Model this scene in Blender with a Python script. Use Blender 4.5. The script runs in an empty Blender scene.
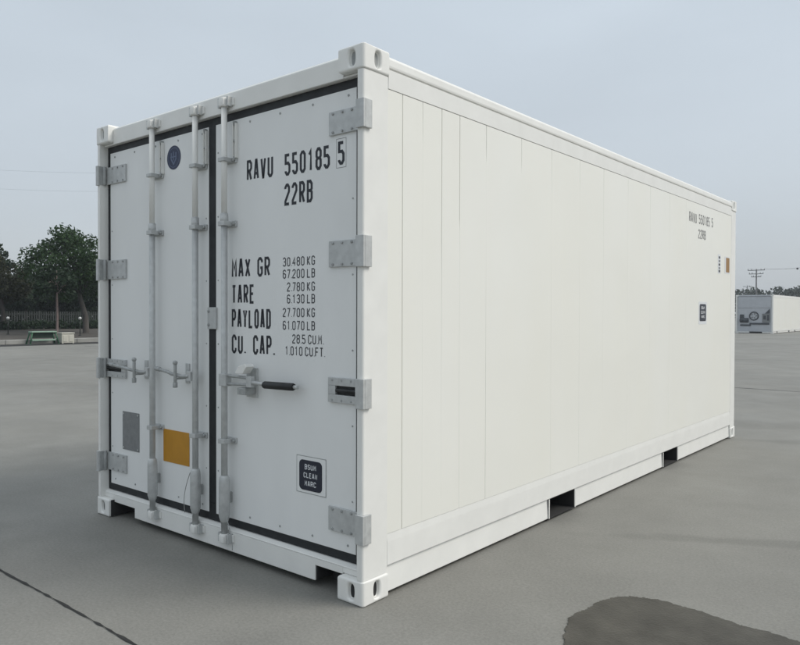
import bpy, math, random
import numpy as np
from mathutils import Vector, Matrix

SC = bpy.context.scene
COL = SC.collection

# ------------------------------------------------------------------ camera
cam_d = bpy.data.cameras.new('camera')
cam_d.sensor_width = 36.0
cam_d.lens = 32.38
cam_d.clip_start = 0.05
cam_d.clip_end = 3000
cam = bpy.data.objects.new('camera', cam_d)
COL.objects.link(cam)
_r = Vector((0.768999, 0.639245, 0.002624))
_u = Vector((-0.010338, 0.008332, 0.999912))
_f = Vector((-0.639167, 0.768958, -0.013016))
M_ = Matrix.Identity(4)
for i in range(3):
    M_[i][0] = _r[i]; M_[i][1] = _u[i]; M_[i][2] = -_f[i]
CAM = Vector((2.2245, -2.4148, 1.3555))
M_.translation = CAM
cam.matrix_world = M_
SC.camera = cam

# ------------------------------------------------------------------ light
SUN_AZ = math.radians(62)          # from +Y towards +X
SUN_EL = math.radians(46)
sun_dir = Vector((math.sin(SUN_AZ) * math.cos(SUN_EL), math.cos(SUN_AZ) * math.cos(SUN_EL), math.sin(SUN_EL)))
sd = bpy.data.lights.new('sun', 'SUN')
sd.energy = 1.25
sd.angle = math.radians(28)
sd.color = (1.0, 0.955, 0.88)
sun = bpy.data.objects.new('sun', sd)
sun.rotation_euler = (-sun_dir).to_track_quat('-Z', 'Y').to_euler()
sun.location = (20, 10, 30)
COL.objects.link(sun)

W = bpy.data.worlds.new('World')
SC.world = W
W.use_nodes = True
nt = W.node_tree
nt.nodes.clear()
out = nt.nodes.new('ShaderNodeOutputWorld')
bg = nt.nodes.new('ShaderNodeBackground')
bg.inputs['Strength'].default_value = 0.10
sky = nt.nodes.new('ShaderNodeTexSky')
sky.sky_type = 'NISHITA'
sky.sun_disc = False
sky.sun_elevation = SUN_EL
sky.sun_rotation = SUN_AZ
sky.air_density = 1.0
sky.dust_density = 4.0
tc = nt.nodes.new('ShaderNodeTexCoord')
sep = nt.nodes.new('ShaderNodeSeparateXYZ')
nt.links.new(tc.outputs['Generated'], sep.inputs[0])
ramp = nt.nodes.new('ShaderNodeValToRGB')          # overcast veil: dull at the horizon, brighter overhead
e = ramp.color_ramp.elements
e[0].position = 0.0; e[0].color = (0.350, 0.372, 0.388, 1)
e[1].position = 0.42; e[1].color = (0.402, 0.450, 0.492, 1)
k = e.new(0.12); k.color = (0.362, 0.395, 0.424, 1)
k = e.new(1.0); k.color = (0.58, 0.62, 0.655, 1)
nt.links.new(sep.outputs['Z'], ramp.inputs[0])
nz = nt.nodes.new('ShaderNodeTexNoise')
nz.inputs['Scale'].default_value = 1.7
nz.inputs['Detail'].default_value = 4
nz.inputs['Roughness'].default_value = 0.5
mp = nt.nodes.new('ShaderNodeMapping')
mp.inputs['Scale'].default_value = (1, 1, 3.0)
nt.links.new(tc.outputs['Generated'], mp.inputs[0])
nt.links.new(mp.outputs[0], nz.inputs['Vector'])
mr = nt.nodes.new('ShaderNodeMapRange')
mr.inputs['From Min'].default_value = 0.3; mr.inputs['From Max'].default_value = 0.7
mr.inputs['To Min'].default_value = 9.3; mr.inputs['To Max'].default_value = 10.5
nt.links.new(nz.outputs['Fac'], mr.inputs['Value'])
vm = nt.nodes.new('ShaderNodeVectorMath'); vm.operation = 'SCALE'
nt.links.new(ramp.outputs[0], vm.inputs[0]); nt.links.new(mr.outputs[0], vm.inputs['Scale'])
mx = nt.nodes.new('ShaderNodeMix'); mx.data_type = 'RGBA'
mx.inputs[0].default_value = 0.88
nt.links.new(sky.outputs[0], mx.inputs[6]); nt.links.new(vm.outputs[0], mx.inputs[7])
nt.links.new(mx.outputs[2], bg.inputs['Color'])
nt.links.new(bg.outputs[0], out.inputs['Surface'])

vs = SC.view_settings
SC.display_settings.display_device = 'sRGB'
vs.view_transform = 'Standard'
vs.look = 'None'
vs.exposure = 0.68
vs.gamma = 1.0
vs.use_curve_mapping = False

# ------------------------------------------------------------------ materials
def mat(name, base, rough=0.5, metal=0.0, var=0.0, vscale=3.0, bump=0.0, bscale=200.0, dark=None, stretch=(1, 1, 1), spec=0.5, detail=5):
    m = bpy.data.materials.new(name)
    m.use_nodes = True
    n = m.node_tree
    b = n.nodes['Principled BSDF']
    b.inputs['Roughness'].default_value = rough
    b.inputs['Metallic'].default_value = metal
    b.inputs['Specular IOR Level'].default_value = spec
    base = tuple(base) + (1,)
    b.inputs['Base Color'].default_value = base
    t = n.nodes.new('ShaderNodeNewGeometry')
    if var > 0:
        mpp = n.nodes.new('ShaderNodeMapping'); mpp.inputs['Scale'].default_value = stretch
        n.links.new(t.outputs['Position'], mpp.inputs[0])
        x = n.nodes.new('ShaderNodeTexNoise'); x.inputs['Scale'].default_value = vscale
        x.inputs['Detail'].default_value = detail; x.inputs['Roughness'].default_value = 0.6
        n.links.new(mpp.outputs[0], x.inputs['Vector'])
        r = n.nodes.new('ShaderNodeMapRange')
        r.inputs['From Min'].default_value = 0.3; r.inputs['From Max'].default_value = 0.7
        n.links.new(x.outputs['Fac'], r.inputs['Value'])
        mix = n.nodes.new('ShaderNodeMix'); mix.data_type = 'RGBA'
        d = dark if dark else tuple(c * (1 - var) for c in base[:3])
        mix.inputs[6].default_value = tuple(d) + (1,); mix.inputs[7].default_value = base
        n.links.new(r.outputs[0], mix.inputs[0])
        n.links.new(mix.outputs[2], b.inputs['Base Color'])
        rr = n.nodes.new('ShaderNodeMapRange')
        rr.inputs['To Min'].default_value = min(1, rough + 0.12); rr.inputs['To Max'].default_value = max(0.05, rough - 0.08)
        n.links.new(x.outputs['Fac'], rr.inputs['Value'])
        n.links.new(rr.outputs[0], b.inputs['Roughness'])
    if bump > 0:
        y = n.nodes.new('ShaderNodeTexNoise'); y.inputs['Scale'].default_value = bscale; y.inputs['Detail'].default_value = 3
        n.links.new(t.outputs['Position'], y.inputs['Vector'])
        bp = n.nodes.new('ShaderNodeBump'); bp.inputs['Strength'].default_value = bump; bp.inputs['Distance'].default_value = 0.01
        n.links.new(y.outputs['Fac'], bp.inputs['Height'])
        n.links.new(bp.outputs[0], b.inputs['Normal'])
    return m

def panel_mat():
    """white painted sheet: faint pillowing of the sheet, faint dust runs"""
    m = mat('white_panel_paint', (0.80, 0.80, 0.755), 0.34, var=0.05, vscale=0.8, stretch=(1, 1.6, 0.5), dark=(0.785, 0.78, 0.72))
    n = m.node_tree; b = n.nodes['Principled BSDF']
    g = n.nodes['Geometry'] if 'Geometry' in n.nodes else n.nodes.new('ShaderNodeNewGeometry')
    y = n.nodes.new('ShaderNodeTexNoise'); y.inputs['Scale'].default_value = 1.3; y.inputs['Detail'].default_value = 1.5
    n.links.new(g.outputs['Position'], y.inputs['Vector'])
    bp = n.nodes.new('ShaderNodeBump'); bp.inputs['Strength'].default_value = 0.6; bp.inputs['Distance'].default_value = 0.02
    n.links.new(y.outputs['Fac'], bp.inputs['Height']); n.links.new(bp.outputs[0], b.inputs['Normal'])
    return m

M = {}
M['frame'] = mat('white_frame_paint', (0.80, 0.80, 0.77), 0.40, var=0.07, vscale=6, bump=0.02, bscale=60)
M['panel'] = panel_mat()
M['door'] = mat('door_white_paint', (0.79, 0.80, 0.79), 0.42, var=0.05, vscale=2.5, stretch=(2, 1, 0.6), bump=0.03, bscale=3)
M['galv'] = mat('galvanised_steel', (0.55, 0.565, 0.56), 0.45, 0.25, var=0.2, vscale=25, bump=0.05, bscale=90)
M['galv_dark'] = mat('dull_galvanised_steel', (0.42, 0.435, 0.43), 0.5, 0.25, var=0.3, vscale=30)
M['rubber'] = mat('black_gasket_rubber', (0.012, 0.015, 0.018), 0.55, var=0.3, vscale=20)
M['black'] = mat('black_plastic', (0.012, 0.013, 0.014), 0.5, var=0.2, vscale=20)
M['ink'] = mat('black_decal', (0.014, 0.017, 0.024), 0.5)
M['inkgrey'] = mat('faded_decal', (0.16, 0.16, 0.16), 0.5)
M['inksoft'] = mat('worn_decal', (0.045, 0.048, 0.055), 0.5)
M['inkw'] = mat('white_decal', (0.68, 0.70, 0.72), 0.5)
M['navy'] = mat('navy_decal', (0.014, 0.018, 0.034), 0.35)
M['blue'] = mat('blue_decal', (0.016, 0.026, 0.068), 0.4)
M['paleblue'] = mat('pale_blue_decal', (0.10, 0.135, 0.22), 0.4)
M['orange'] = mat('orange_plate', (0.52, 0.245, 0.012), 0.4, var=0.15, vscale=9)
M['greyplate'] = mat('bare_metal_plate', (0.25, 0.26, 0.265), 0.5, 0.3, var=0.2, vscale=30)
M['brown'] = mat('brown_decal', (0.30, 0.17, 0.06), 0.5)
M['dark'] = mat('cavity_shade', (0.03, 0.03, 0.03), 0.8)  # deep shade inside pockets and recesses, put into the colour
M['unit'] = mat('unit_grey', (0.50, 0.52, 0.55), 0.5, var=0.1, vscale=3)
M['unitdark'] = mat('unit_dark', (0.06, 0.066, 0.075), 0.6)

# old run-off and tyre marks on the slab: x, y, direction, half length, half width, tone
STAINS = [(1.0, 2.13, 0.53, 0.85, 0.085, 0.84), (0.8, 6.2, 0.46, 1.3, 0.14, 0.84), (-2.3, -0.95, -0.3, 0.9, 0.45, 0.90), (-4.2, 1.2, 0.4, 1.6, 0.5, 0.90),
          (-9.0, 4.5, 0.3, 4.0, 0.7, 0.90), (0.9, 7.6, 0.5, 2.4, 0.35, 0.88), (0.25, -0.55, 0.1, 0.5, 0.2, 0.93), (-14, 6, 0.35, 8, 1.0, 0.92), (4, 14, 0.8, 6, 0.7, 0.90)]
def concrete():
    m = bpy.data.materials.new('concrete_paving'); m.use_nodes = True
    n = m.node_tree; b = n.nodes['Principled BSDF']; L = n.links.new
    g = n.nodes.new('ShaderNodeNewGeometry')
    def noise(s, d, r=0.6, vec=None):
        x = n.nodes.new('ShaderNodeTexNoise'); x.inputs['Scale'].default_value = s; x.inputs['Detail'].default_value = d
        x.inputs['Roughness'].default_value = r; L(vec or g.outputs['Position'], x.inputs['Vector']); return x.outputs['Fac']
    def rng(v, a, bb, c, d):
        r = n.nodes.new('ShaderNodeMapRange'); r.inputs['From Min'].default_value = a; r.inputs['From Max'].default_value = bb
        r.inputs['To Min'].default_value = c; r.inputs['To Max'].default_value = d; L(v, r.inputs['Value']); return r.outputs[0]
    def mul(a, c):
        q = n.nodes.new('ShaderNodeMath'); q.operation = 'MULTIPLY'; L(a, q.inputs[0]); L(c, q.inputs[1]); return q.outputs[0]
    big = rng(noise(0.22, 4), 0.3, 0.7, 0.86, 1.10)
    mid = rng(noise(1.6, 6, 0.65), 0.3, 0.7, 0.90, 1.07)
    fine = rng(noise(70, 4, 0.7), 0.25, 0.75, 0.78, 1.18)
    spk = rng(noise(260, 2), 0.64, 0.74, 1.0, 0.66)
    f = mul(mul(big, mid), mul(fine, spk))
    wob = noise(2.4, 4, 0.6)
    for cx, cy, ang, ra, rb, amt in STAINS:
        m1 = n.nodes.new('ShaderNodeMapping'); m1.vector_type = 'TEXTURE'
        m1.inputs['Location'].default_value = (cx, cy, 0); m1.inputs['Rotation'].default_value = (0, 0, ang); m1.inputs['Scale'].default_value = (ra, rb, 1)
        L(g.outputs['Position'], m1.inputs[0])
        ln = n.nodes.new('ShaderNodeVectorMath'); ln.operation = 'LENGTH'; L(m1.outputs[0], ln.inputs[0])
        ad = n.nodes.new('ShaderNodeMath'); ad.operation = 'ADD'; L(ln.outputs['Value'], ad.inputs[0]); L(rng(wob, 0.3, 0.7, -0.45, 0.45), ad.inputs[1])
        f = mul(f, rng(ad.outputs[0], 0.45, 1.1, amt, 1.0))
    sc = n.nodes.new('ShaderNodeVectorMath'); sc.operation = 'SCALE'
    sc.inputs[0].default_value = (0.222, 0.219, 0.200)
    L(f, sc.inputs['Scale']); L(sc.outputs[0], b.inputs['Base Color'])
    L(rng(noise(1.1, 4), 0.3, 0.7, 0.62, 0.80), b.inputs['Roughness'])
    b.inputs['Specular IOR Level'].default_value = 0.35
    bp = n.nodes.new('ShaderNodeBump'); bp.inputs['Strength'].default_value = 0.25; bp.inputs['Distance'].default_value = 0.006
    L(noise(120, 4, 0.7), bp.inputs['Height']); L(bp.outputs[0], b.inputs['Normal'])
    return m
M['concrete'] = concrete()
M['joint'] = mat('joint_filler', (0.028, 0.028, 0.027), 0.9, var=0.4, vscale=8)
M['hairjoint'] = mat('saw_cut', (0.10, 0.10, 0.096), 0.9, var=0.2, vscale=5)
M['damp'] = mat('damp_stain', (0.080, 0.074, 0.060), 0.50, var=0.42, vscale=5, bump=0.3, bscale=110, spec=0.3)
M['kerb'] = mat('kerb_concrete', (0.33, 0.33, 0.31), 0.85, var=0.3, vscale=1.5, bump=0.2, bscale=40)
M['soil'] = mat('verge_soil', (0.075, 0.066, 0.054), 0.95, var=0.45, vscale=1.2, bump=0.6, bscale=14)
M['kerb_strip'] = mat('kerb_strip_black', (0.016, 0.016, 0.015), 0.9, var=0.3, vscale=2)
M['bark'] = mat('bark', (0.088, 0.080, 0.072), 0.95, var=0.4, vscale=12, stretch=(1, 1, 0.25), bump=0.5, bscale=25)
M['bark_pale'] = mat('pale_bark', (0.20, 0.155, 0.145), 0.95, var=0.35, vscale=12, bump=0.4, bscale=25)
M['fence'] = mat('fence_paint', (0.036, 0.044, 0.040), 0.7, var=0.2, vscale=3)
M['green'] = mat('green_paint', (0.035, 0.13, 0.065), 0.5, var=0.25, vscale=6)
M['green_dark'] = mat('dark_green_paint', (0.008, 0.03, 0.018), 0.6, var=0.2, vscale=6)
M['green_pale'] = mat('pale_green_paint', (0.27, 0.40, 0.31), 0.5, var=0.15, vscale=6)
M['boxwhite'] = mat('grubby_white_plastic', (0.55, 0.54, 0.47), 0.6, var=0.2, vscale=6)
M['lampwhite'] = mat('opal_globe', (0.55, 0.56, 0.55), 0.25)
M['wood_pole'] = mat('pole_concrete', (0.16, 0.16, 0.16), 0.85, var=0.2, vscale=4)
M['cable'] = mat('cable_sheath', (0.04, 0.04, 0.045), 0.7)

def leaf_mat(name, c1, c2):
    m = mat(name, c1, 0.6, var=0.5, vscale=1.1, dark=c2, spec=0.3)
    n = m.node_tree; b = n.nodes['Principled BSDF']
    o = n.nodes['Material Output']
    tr = n.nodes.new('ShaderNodeBsdfTranslucent'); tr.inputs['Color'].default_value = (c1[0] * 1.3, c1[1] * 1.3, c1[2] * 0.8, 1)
    ms = n.nodes.new('ShaderNodeMixShader'); ms.inputs[0].default_value = 0.22
    n.links.new(b.outputs[0], ms.inputs[1]); n.links.new(tr.outputs[0], ms.inputs[2]); n.links.new(ms.outputs[0], o.inputs['Surface'])
    return m
M['leaf'] = leaf_mat('green_leaves', (0.032, 0.070, 0.018), (0.010, 0.028, 0.009))
M['leaf_olive'] = leaf_mat('olive_leaves', (0.034, 0.037, 0.012), (0.012, 0.016, 0.007))
M['leaf_dark'] = leaf_mat('dark_leaves', (0.016, 0.038, 0.013), (0.007, 0.018, 0.007))
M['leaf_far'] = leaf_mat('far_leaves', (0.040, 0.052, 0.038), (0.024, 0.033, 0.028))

# ------------------------------------------------------------------ mesh helpers
class MB:
    def __init__(s):
        s.v = []; s.f = []; s.m = []; s.mats = []; s.sm = []
    def mi(s, name):
        if name not in s.mats: s.mats.append(name)
        return s.mats.index(name)
    def face(s, pts, m, smooth=False):
        b = len(s.v); s.v += [tuple(p) for p in pts]; s.f.append(list(range(b, b + len(pts)))); s.m.append(s.mi(m)); s.sm.append(smooth)
    def add(s, vs, fs, m, smooth=False):
        b = len(s.v); s.v += [tuple(p) for p in vs]
        for f in fs:
            s.f.append([b + i for i in f]); s.m.append(s.mi(m)); s.sm.append(smooth)
    def box(s, x0, x1, y0, y1, z0, z1, m):
        x0, x1 = min(x0, x1), max(x0, x1); y0, y1 = min(y0, y1), max(y0, y1); z0, z1 = min(z0, z1), max(z0, z1)
        vs = [(x0, y0, z0), (x1, y0, z0), (x1, y1, z0), (x0, y1, z0), (x0, y0, z1), (x1, y0, z1), (x1, y1, z1), (x0, y1, z1)]
        s.add(vs, [(3, 2, 1, 0), (4, 5, 6, 7), (0, 1, 5, 4), (1, 2, 6, 5), (2, 3, 7, 6), (3, 0, 4, 7)], m); return s
    def tube(s, pts, r, m, n=12, caps=True, r1=None):
        pts = [Vector(p) for p in pts]
        rings = []
        prev = None
        for i, p in enumerate(pts):
            t = (pts[min(i + 1, len(pts) - 1)] - pts[max(i - 1, 0)]).normalized()
            if prev is None:
                a = Vector((0, 0, 1)) if abs(t.z) < 0.9 else Vector((1, 0, 0))
                nrm = t.cross(a).normalized()
            else:
                nrm = (prev - t * prev.dot(t)).normalized()
            prev = nrm
            bn = t.cross(nrm)
            rr = r if r1 is None else r + (r1 - r) * i / max(1, len(pts) - 1)
            if isinstance(r, (list, tuple)): rr = r[i]
            rings.append([p + (nrm * math.cos(2 * math.pi * k / n) + bn * math.sin(2 * math.pi * k / n)) * rr for k in range(n)])
        vs = [q for ring in rings for q in ring]
        fs = []
        for i in range(len(rings) - 1):
            for k in range(n):
                fs.append((i * n + k, i * n + (k + 1) % n, (i + 1) * n + (k + 1) % n, (i + 1) * n + k))
        s.add(vs, fs, m, True)
        if caps:
            s.face(list(reversed(rings[0])), m); s.face(rings[-1], m)
        return s
    def prism(s, poly, fn0, fn1, m):
        """poly: 2D CCW outline; fn0/fn1 map a 2D point to 3D for the near and the far end"""
        n = len(poly); a = [fn0(p) for p in poly]; b = [fn1(p) for p in poly]
        s.add(a + b, [tuple(range(n)), tuple(reversed(range(n, 2 * n)))] + [((i + 1) % n, i, n + i, n + (i + 1) % n) for i in range(n)], m)
        return s
    def sphere(s, c, r, m, nu=16, nv=10):
        vs = []; fs = []
        for j in range(nv + 1):
            for i in range(nu):
                th = math.pi * j / nv; ph = 2 * math.pi * i / nu
                vs.append((c[0] + r * math.sin(th) * math.cos(ph), c[1] + r * math.sin(th) * math.sin(ph), c[2] + r * math.cos(th)))
        for j in range(nv):
            for i in range(nu):
                fs.append((j * nu + i, (j + 1) * nu + i, (j + 1) * nu + (i + 1) % nu, j * nu + (i + 1) % nu))
        s.add(vs, fs, m, True); return s

WPOS = {}
def build(name, mb, parent=None, bevel=0.0, seg=2, label=None, recalc=True, weld=True):
    me = bpy.data.meshes.new(name)
    v = np.array(mb.v, dtype=float)
    c = (v.min(0) + v.max(0)) / 2
    if parent is None: c[2] = v[:, 2].min()
    me.from_pydata([tuple(p) for p in (v - c)], [], mb.f)
    for mm in mb.mats: me.materials.append(M[mm])
    for p, i, sm in zip(me.polygons, mb.m, mb.sm):
        p.material_index = i; p.use_smooth = sm
    if recalc:
        import bmesh
        bm = bmesh.new(); bm.from_mesh(me)
        if weld: bmesh.ops.remove_doubles(bm, verts=bm.verts, dist=1e-6)
        bmesh.ops.recalc_face_normals(bm, faces=bm.faces); bm.to_mesh(me); bm.free()
    me.update()
    o = bpy.data.objects.new(name, me)
    COL.objects.link(o)
    c = Vector(c)
    WPOS[o] = c
    if parent is not None:
        o.parent = parent; o.location = c - WPOS[parent]
    else:
        o.location = c
    if bevel > 0:
        b = o.modifiers.new('edge_bevel', 'BEVEL'); b.width = bevel; b.segments = seg; b.limit_method = 'ANGLE'; b.angle_limit = math.radians(40)
        b.harden_normals = False
    if label: o['label'] = label
    return o

def thing(name, loc, label, cat, group=None):
    o = bpy.data.objects.new(name, None); COL.objects.link(o)
    o.empty_display_size = 0.3
    o.location = loc; WPOS[o] = Vector(loc)
    tag(o, label, cat, group); return o

def tag(o, label, cat, group=None):
    o['label'] = label; o['category'] = cat
    if group: o['group'] = group
    return o

def struct(o):
    o['kind'] = 'structure'; return o

# ------------------------------------------------------------------ ground
def sheet(name, pts, z, m):
    mb = MB(); mb.face([(x, y, z) for x, y in pts], m)
    return struct(build(name, mb))
G = 480
sheet('concrete_yard', [(-G, -G), (G, -G), (G, G), (-G, G)], 0.0, 'concrete')

rng = random.Random(5)
def ragged_strip(name, p0, p1, w, z, m, n, jit, wj):
    mb = MB(); a = Vector((*p0, 0)); b = Vector((*p1, 0)); d = (b - a).normalized(); nn = Vector((-d.y, d.x, 0))
    L, R = [], []
    off = 0
    for i in range(n + 1):
        p = a.lerp(b, i / n); off = off * 0.7 + rng.uniform(-jit, jit); ww = w * rng.uniform(1 - wj, 1 + wj)
        L.append(p + nn * (off + ww / 2)); R.append(p + nn * (off - ww / 2))
    vs = [(q.x, q.y, z) for q in L + R]
    mb.add(vs, [(i, n + 1 + i, n + 2 + i, i + 1) for i in range(n)], m)
    return struct(build(name, mb))
ragged_strip('pavement_joint', (-30, -0.80), (14, -0.895), 0.011, 0.004, 'joint', 900, 0.002, 0.75)
ragged_strip('pavement_joint', (-26, 11.70), (60, 11.66), 0.035, 0.004, 'hairjoint', 400, 0.002, 0.4)

# damp stain on the paving, ragged outline
ctl = [(1.16, -0.04), (1.03, 0.02), (0.93, 0.13), (0.875, 0.25), (0.82, 0.38), (0.785, 0.47), (0.775, 0.56), (0.79, 0.68), (0.80, 0.77), (0.825, 0.855), (0.87, 0.91), (0.93, 0.945), (1.01, 0.970), (1.10, 0.968),
       (1.20, 0.960), (1.29, 0.945), (1.38, 0.93), (1.51, 0.925), (1.62, 0.91), (1.75, 0.89), (1.90, 0.78), (1.97, 0.55), (1.90, 0.28), (1.72, 0.08), (1.43, -0.05)]
poly = []
n = len(ctl)
for i in range(n):
    p0, p1, p2, p3 = [Vector(ctl[(i + j) % n]) for j in (-1, 0, 1, 2)]
    for s in range(14):
        t = s / 14
        q = 0.5 * ((2 * p1) + (p2 - p0) * t + (2 * p0 - 5 * p1 + 4 * p2 - p3) * t * t + (3 * p1 - p0 - 3 * p2 + p3) * t ** 3)
        poly.append((q.x + rng.gauss(0, 0.0038) + 0.005 * math.sin(i * 2.9 + s * 0.31), q.y + rng.gauss(0, 0.0032) + 0.004 * math.sin(i * 4.1 + s * 0.5)))
mb = MB(); mb.face([(x, y, 0.004) for x, y in poly], 'damp')
struct(build('damp_patch', mb, recalc=False))

# ------------------------------------------------------------------ stroke lettering
cx_, cy_ = 0.32, 0.13
O8 = [(cx_, 0), (1 - cx_, 0), (1, cy_), (1, 1 - cy_), (1 - cx_, 1), (cx_, 1), (0, 1 - cy_), (0, cy_)]
GL = {
 '0': [(O8, 1)], 'O': [(O8, 1)],
 '1': [([(0.15, 0.80), (0.55, 1), (0.55, 0)], 0)],
 '2': [([(0, 0.80), (0, 1 - cy_), (cx_, 1), (1 - cx_, 1), (1, 1 - cy_), (1, 0.66), (0, 0.14), (0, 0), (1, 0)], 0)],
 '3': [([(0, 0.82), (0, 1 - cy_), (cx_, 1), (1 - cx_, 1), (1, 1 - cy_), (1, 0.62), (0.68, 0.52), (1, 0.42), (1, cy_), (1 - cx_, 0), (cx_, 0), (0, cy_), (0, 0.18)], 0), ([(0.68, 0.52), (0.3, 0.52)], 0)],
 '4': [([(0.75, 0), (0.75, 1), (0, 0.3), (1.05, 0.3)], 0)],
 '5': [([(0.95, 1), (0, 1), (0, 0.58), (1 - cx_, 0.58), (1, 0.58 - cy_), (1, cy_), (1 - cx_, 0), (cx_, 0), (0, cy_), (0, 0.17)], 0)],
 '6': [([(1, 0.82), (1, 1 - cy_), (1 - cx_, 1), (cx_, 1), (0, 1 - cy_), (0, cy_), (cx_, 0), (1 - cx_, 0), (1, cy_), (1, 0.55 - cy_), (1 - cx_, 0.55), (0.1, 0.55)], 0)],
 '7': [([(0, 1), (1, 1), (0.35, 0)], 0)],
 '8': [([(cx_, 0), (1 - cx_, 0), (1, cy_), (1, 0.42), (0.80, 0.53), (1, 0.64), (1, 1 - cy_), (1 - cx_, 1), (cx_, 1), (0, 1 - cy_), (0, 0.64), (0.20, 0.53), (0, 0.42), (0, cy_)], 1), ([(0.25, 0.53), (0.75, 0.53)], 0)],
 '9': [([(0, 0.18), (0, cy_), (cx_, 0), (1 - cx_, 0), (1, cy_), (1, 1 - cy_), (1 - cx_, 1), (cx_, 1), (0, 1 - cy_), (0, 0.45 + cy_), (cx_, 0.45), (0.9, 0.45)], 0)],
 'A': [([(0, 0), (0.40, 1), (0.60, 1), (1, 0)], 0), ([(0.18, 0.28), (0.82, 0.28)], 0)],
 'B': [([(0, 0), (0, 1), (1 - cx_, 1), (1, 1 - cy_), (1, 0.62), (0.78, 0.53), (1, 0.44), (1, cy_), (1 - cx_, 0)], 1), ([(0.1, 0.53), (0.7, 0.53)], 0)],
 'C': [([(1, 0.26), (1, cy_), (1 - cx_, 0), (cx_, 0), (0, cy_), (0, 1 - cy_), (cx_, 1), (1 - cx_, 1), (1, 1 - cy_), (1, 0.74)], 0)],
 'D': [([(0, 0), (0, 1), (1 - cx_, 1), (1, 1 - cy_), (1, cy_), (1 - cx_, 0)], 1)],
 'E': [([(1, 1), (0, 1), (0, 0), (1, 0)], 0), ([(0.1, 0.52), (0.85, 0.52)], 0)],
 'F': [([(1, 1), (0, 1), (0, 0)], 0), ([(0.1, 0.52), (0.85, 0.52)], 0)],
 'G': [([(1, 0.76), (1, 1 - cy_), (1 - cx_, 1), (cx_, 1), (0, 1 - cy_), (0, cy_), (cx_, 0), (1 - cx_, 0), (1, cy_), (1, 0.45), (0.55, 0.45)], 0)],
 'I': [([(0.5, 0), (0.5, 1)], 0)],
 'K': [([(0, 0), (0, 1)], 0), ([(1, 1), (0.1, 0.48), (1, 0)], 0)],
 'L': [([(0, 1), (0, 0), (1, 0)], 0)],
 'M': [([(0, 0), (0, 1), (0.5, 0.42), (1, 1), (1, 0)], 0)],
 'N': [([(0, 0), (0, 1), (1, 0), (1, 1)], 0)],
 'P': [([(0, 0), (0, 1), (1 - cx_, 1), (1, 1 - cy_), (1, 0.46 + cy_), (1 - cx_, 0.46), (0.1, 0.46)], 0)],
 'R': [([(0, 0), (0, 1), (1 - cx_, 1), (1, 1 - cy_), (1, 0.48 + cy_), (1 - cx_, 0.48), (0.1, 0.48)], 0), ([(0.5, 0.46), (1, 0)], 0)],
 'S': [([(1, 0.82), (1, 1 - cy_), (1 - cx_, 1), (cx_, 1), (0, 1 - cy_), (0, 0.62), (1, 0.42), (1, cy_), (1 - cx_, 0), (cx_, 0), (0, cy_), (0, 0.18)], 0)],
 'T': [([(0, 1), (1, 1)], 0), ([(0.5, 0.96), (0.5, 0)], 0)],
 'U': [([(0, 1), (0, cy_), (cx_, 0), (1 - cx_, 0), (1, cy_), (1, 1)], 0)],
 'V': [([(0, 1), (0.44, 0), (0.56, 0), (1, 1)], 0)],
 'W': [([(0, 1), (0.2, 0), (0.5, 0.6), (0.8, 0), (1, 1)], 0)],
 'X': [([(0, 0), (1, 1)], 0), ([(0, 1), (1, 0)], 0)],
 'Y': [([(0, 1), (0.5, 0.45), (1, 1)], 0), ([(0.5, 0.5), (0.5, 0)], 0)],
 '.': [([(0.0, -0.02), (0.0, 0.06)], 0)],
}
def stroke(mb, pts, closed, t, fn, lay, m):
    n = len(pts); P = [Vector(p) for p in pts]; L = []; R = []
    for i in range(n):
        a = P[i - 1] if (i > 0 or closed) else None
        b = P[(i + 1) % n] if (i < n - 1 or closed) else None
        if a is None: d = (b - P[i]).normalized(); nn = Vector((-d.y, d.x)); k = 1
        elif b is None: d = (P[i] - a).normalized(); nn = Vector((-d.y, d.x)); k = 1
        else:
            d1 = (P[i] - a).normalized(); d2 = (b - P[i]).normalized()
            n1 = Vector((-d1.y, d1.x)); n2 = Vector((-d2.y, d2.x)); nn = (n1 + n2)
            if nn.length < 1e-4: nn = n1; k = 1
            else: nn.normalize(); k = min(1.8, 1 / max(0.3, nn.dot(n1)))
        L.append(P[i] + nn * t / 2 * k); R.append(P[i] - nn * t / 2 * k)
    for i in range(n if closed else n - 1):
        j = (i + 1) % n
        mb.face([fn(R[i].x, R[i].y, lay), fn(R[j].x, R[j].y, lay), fn(L[j].x, L[j].y, lay), fn(L[i].x, L[i].y, lay)], m)

def text(mb, s, x, z, h, pitch, wfrac, t, fn, m='ink', align='l', gap=0.55):
    """x: left (or right) edge, z: baseline; fn(x, z, layer) -> 3D"""
    adv = [pitch * (gap * 0.75 if c == '.' else gap if c == ' ' else 1.0) for c in s]
    tot = sum(adv) - pitch * (1 - wfrac)
    if align == 'r': x -= tot
    if align == 'c': x -= tot / 2
    for c, a in zip(s, adv):
        if c != ' ':
            w = pitch * wfrac - t; hh = h - t
            for li, (pts, cl) in enumerate(GL[c]):
                stroke(mb, [(x + t / 2 + p[0] * w, z + t / 2 + p[1] * hh) for p in pts], cl, t, fn, li, m)
        x += a
    return tot

# ------------------------------------------------------------------ the container
H, L_, W_ = 2.591, 6.058, 2.438
D = 0.062          # door face
FR = 0.035         # header and sill face
con = thing('shipping_container', (-W_ / 2, L_ / 2, 0), 'large white refrigerated shipping container with closed rear doors and black lettering, nearest the camera', 'shipping container', 'white containers standing in the yard')

def ellipse(n, ra, rb, sq=2.6):
    o = []
    for i in range(n):
        a = 2 * math.pi * i / n; c, s_ = math.cos(a), math.sin(a)
        o.append((ra * math.copysign(abs(c) ** (2 / sq), c), rb * math.copysign(abs(s_) ** (2 / sq), s_)))
    return o

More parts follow.
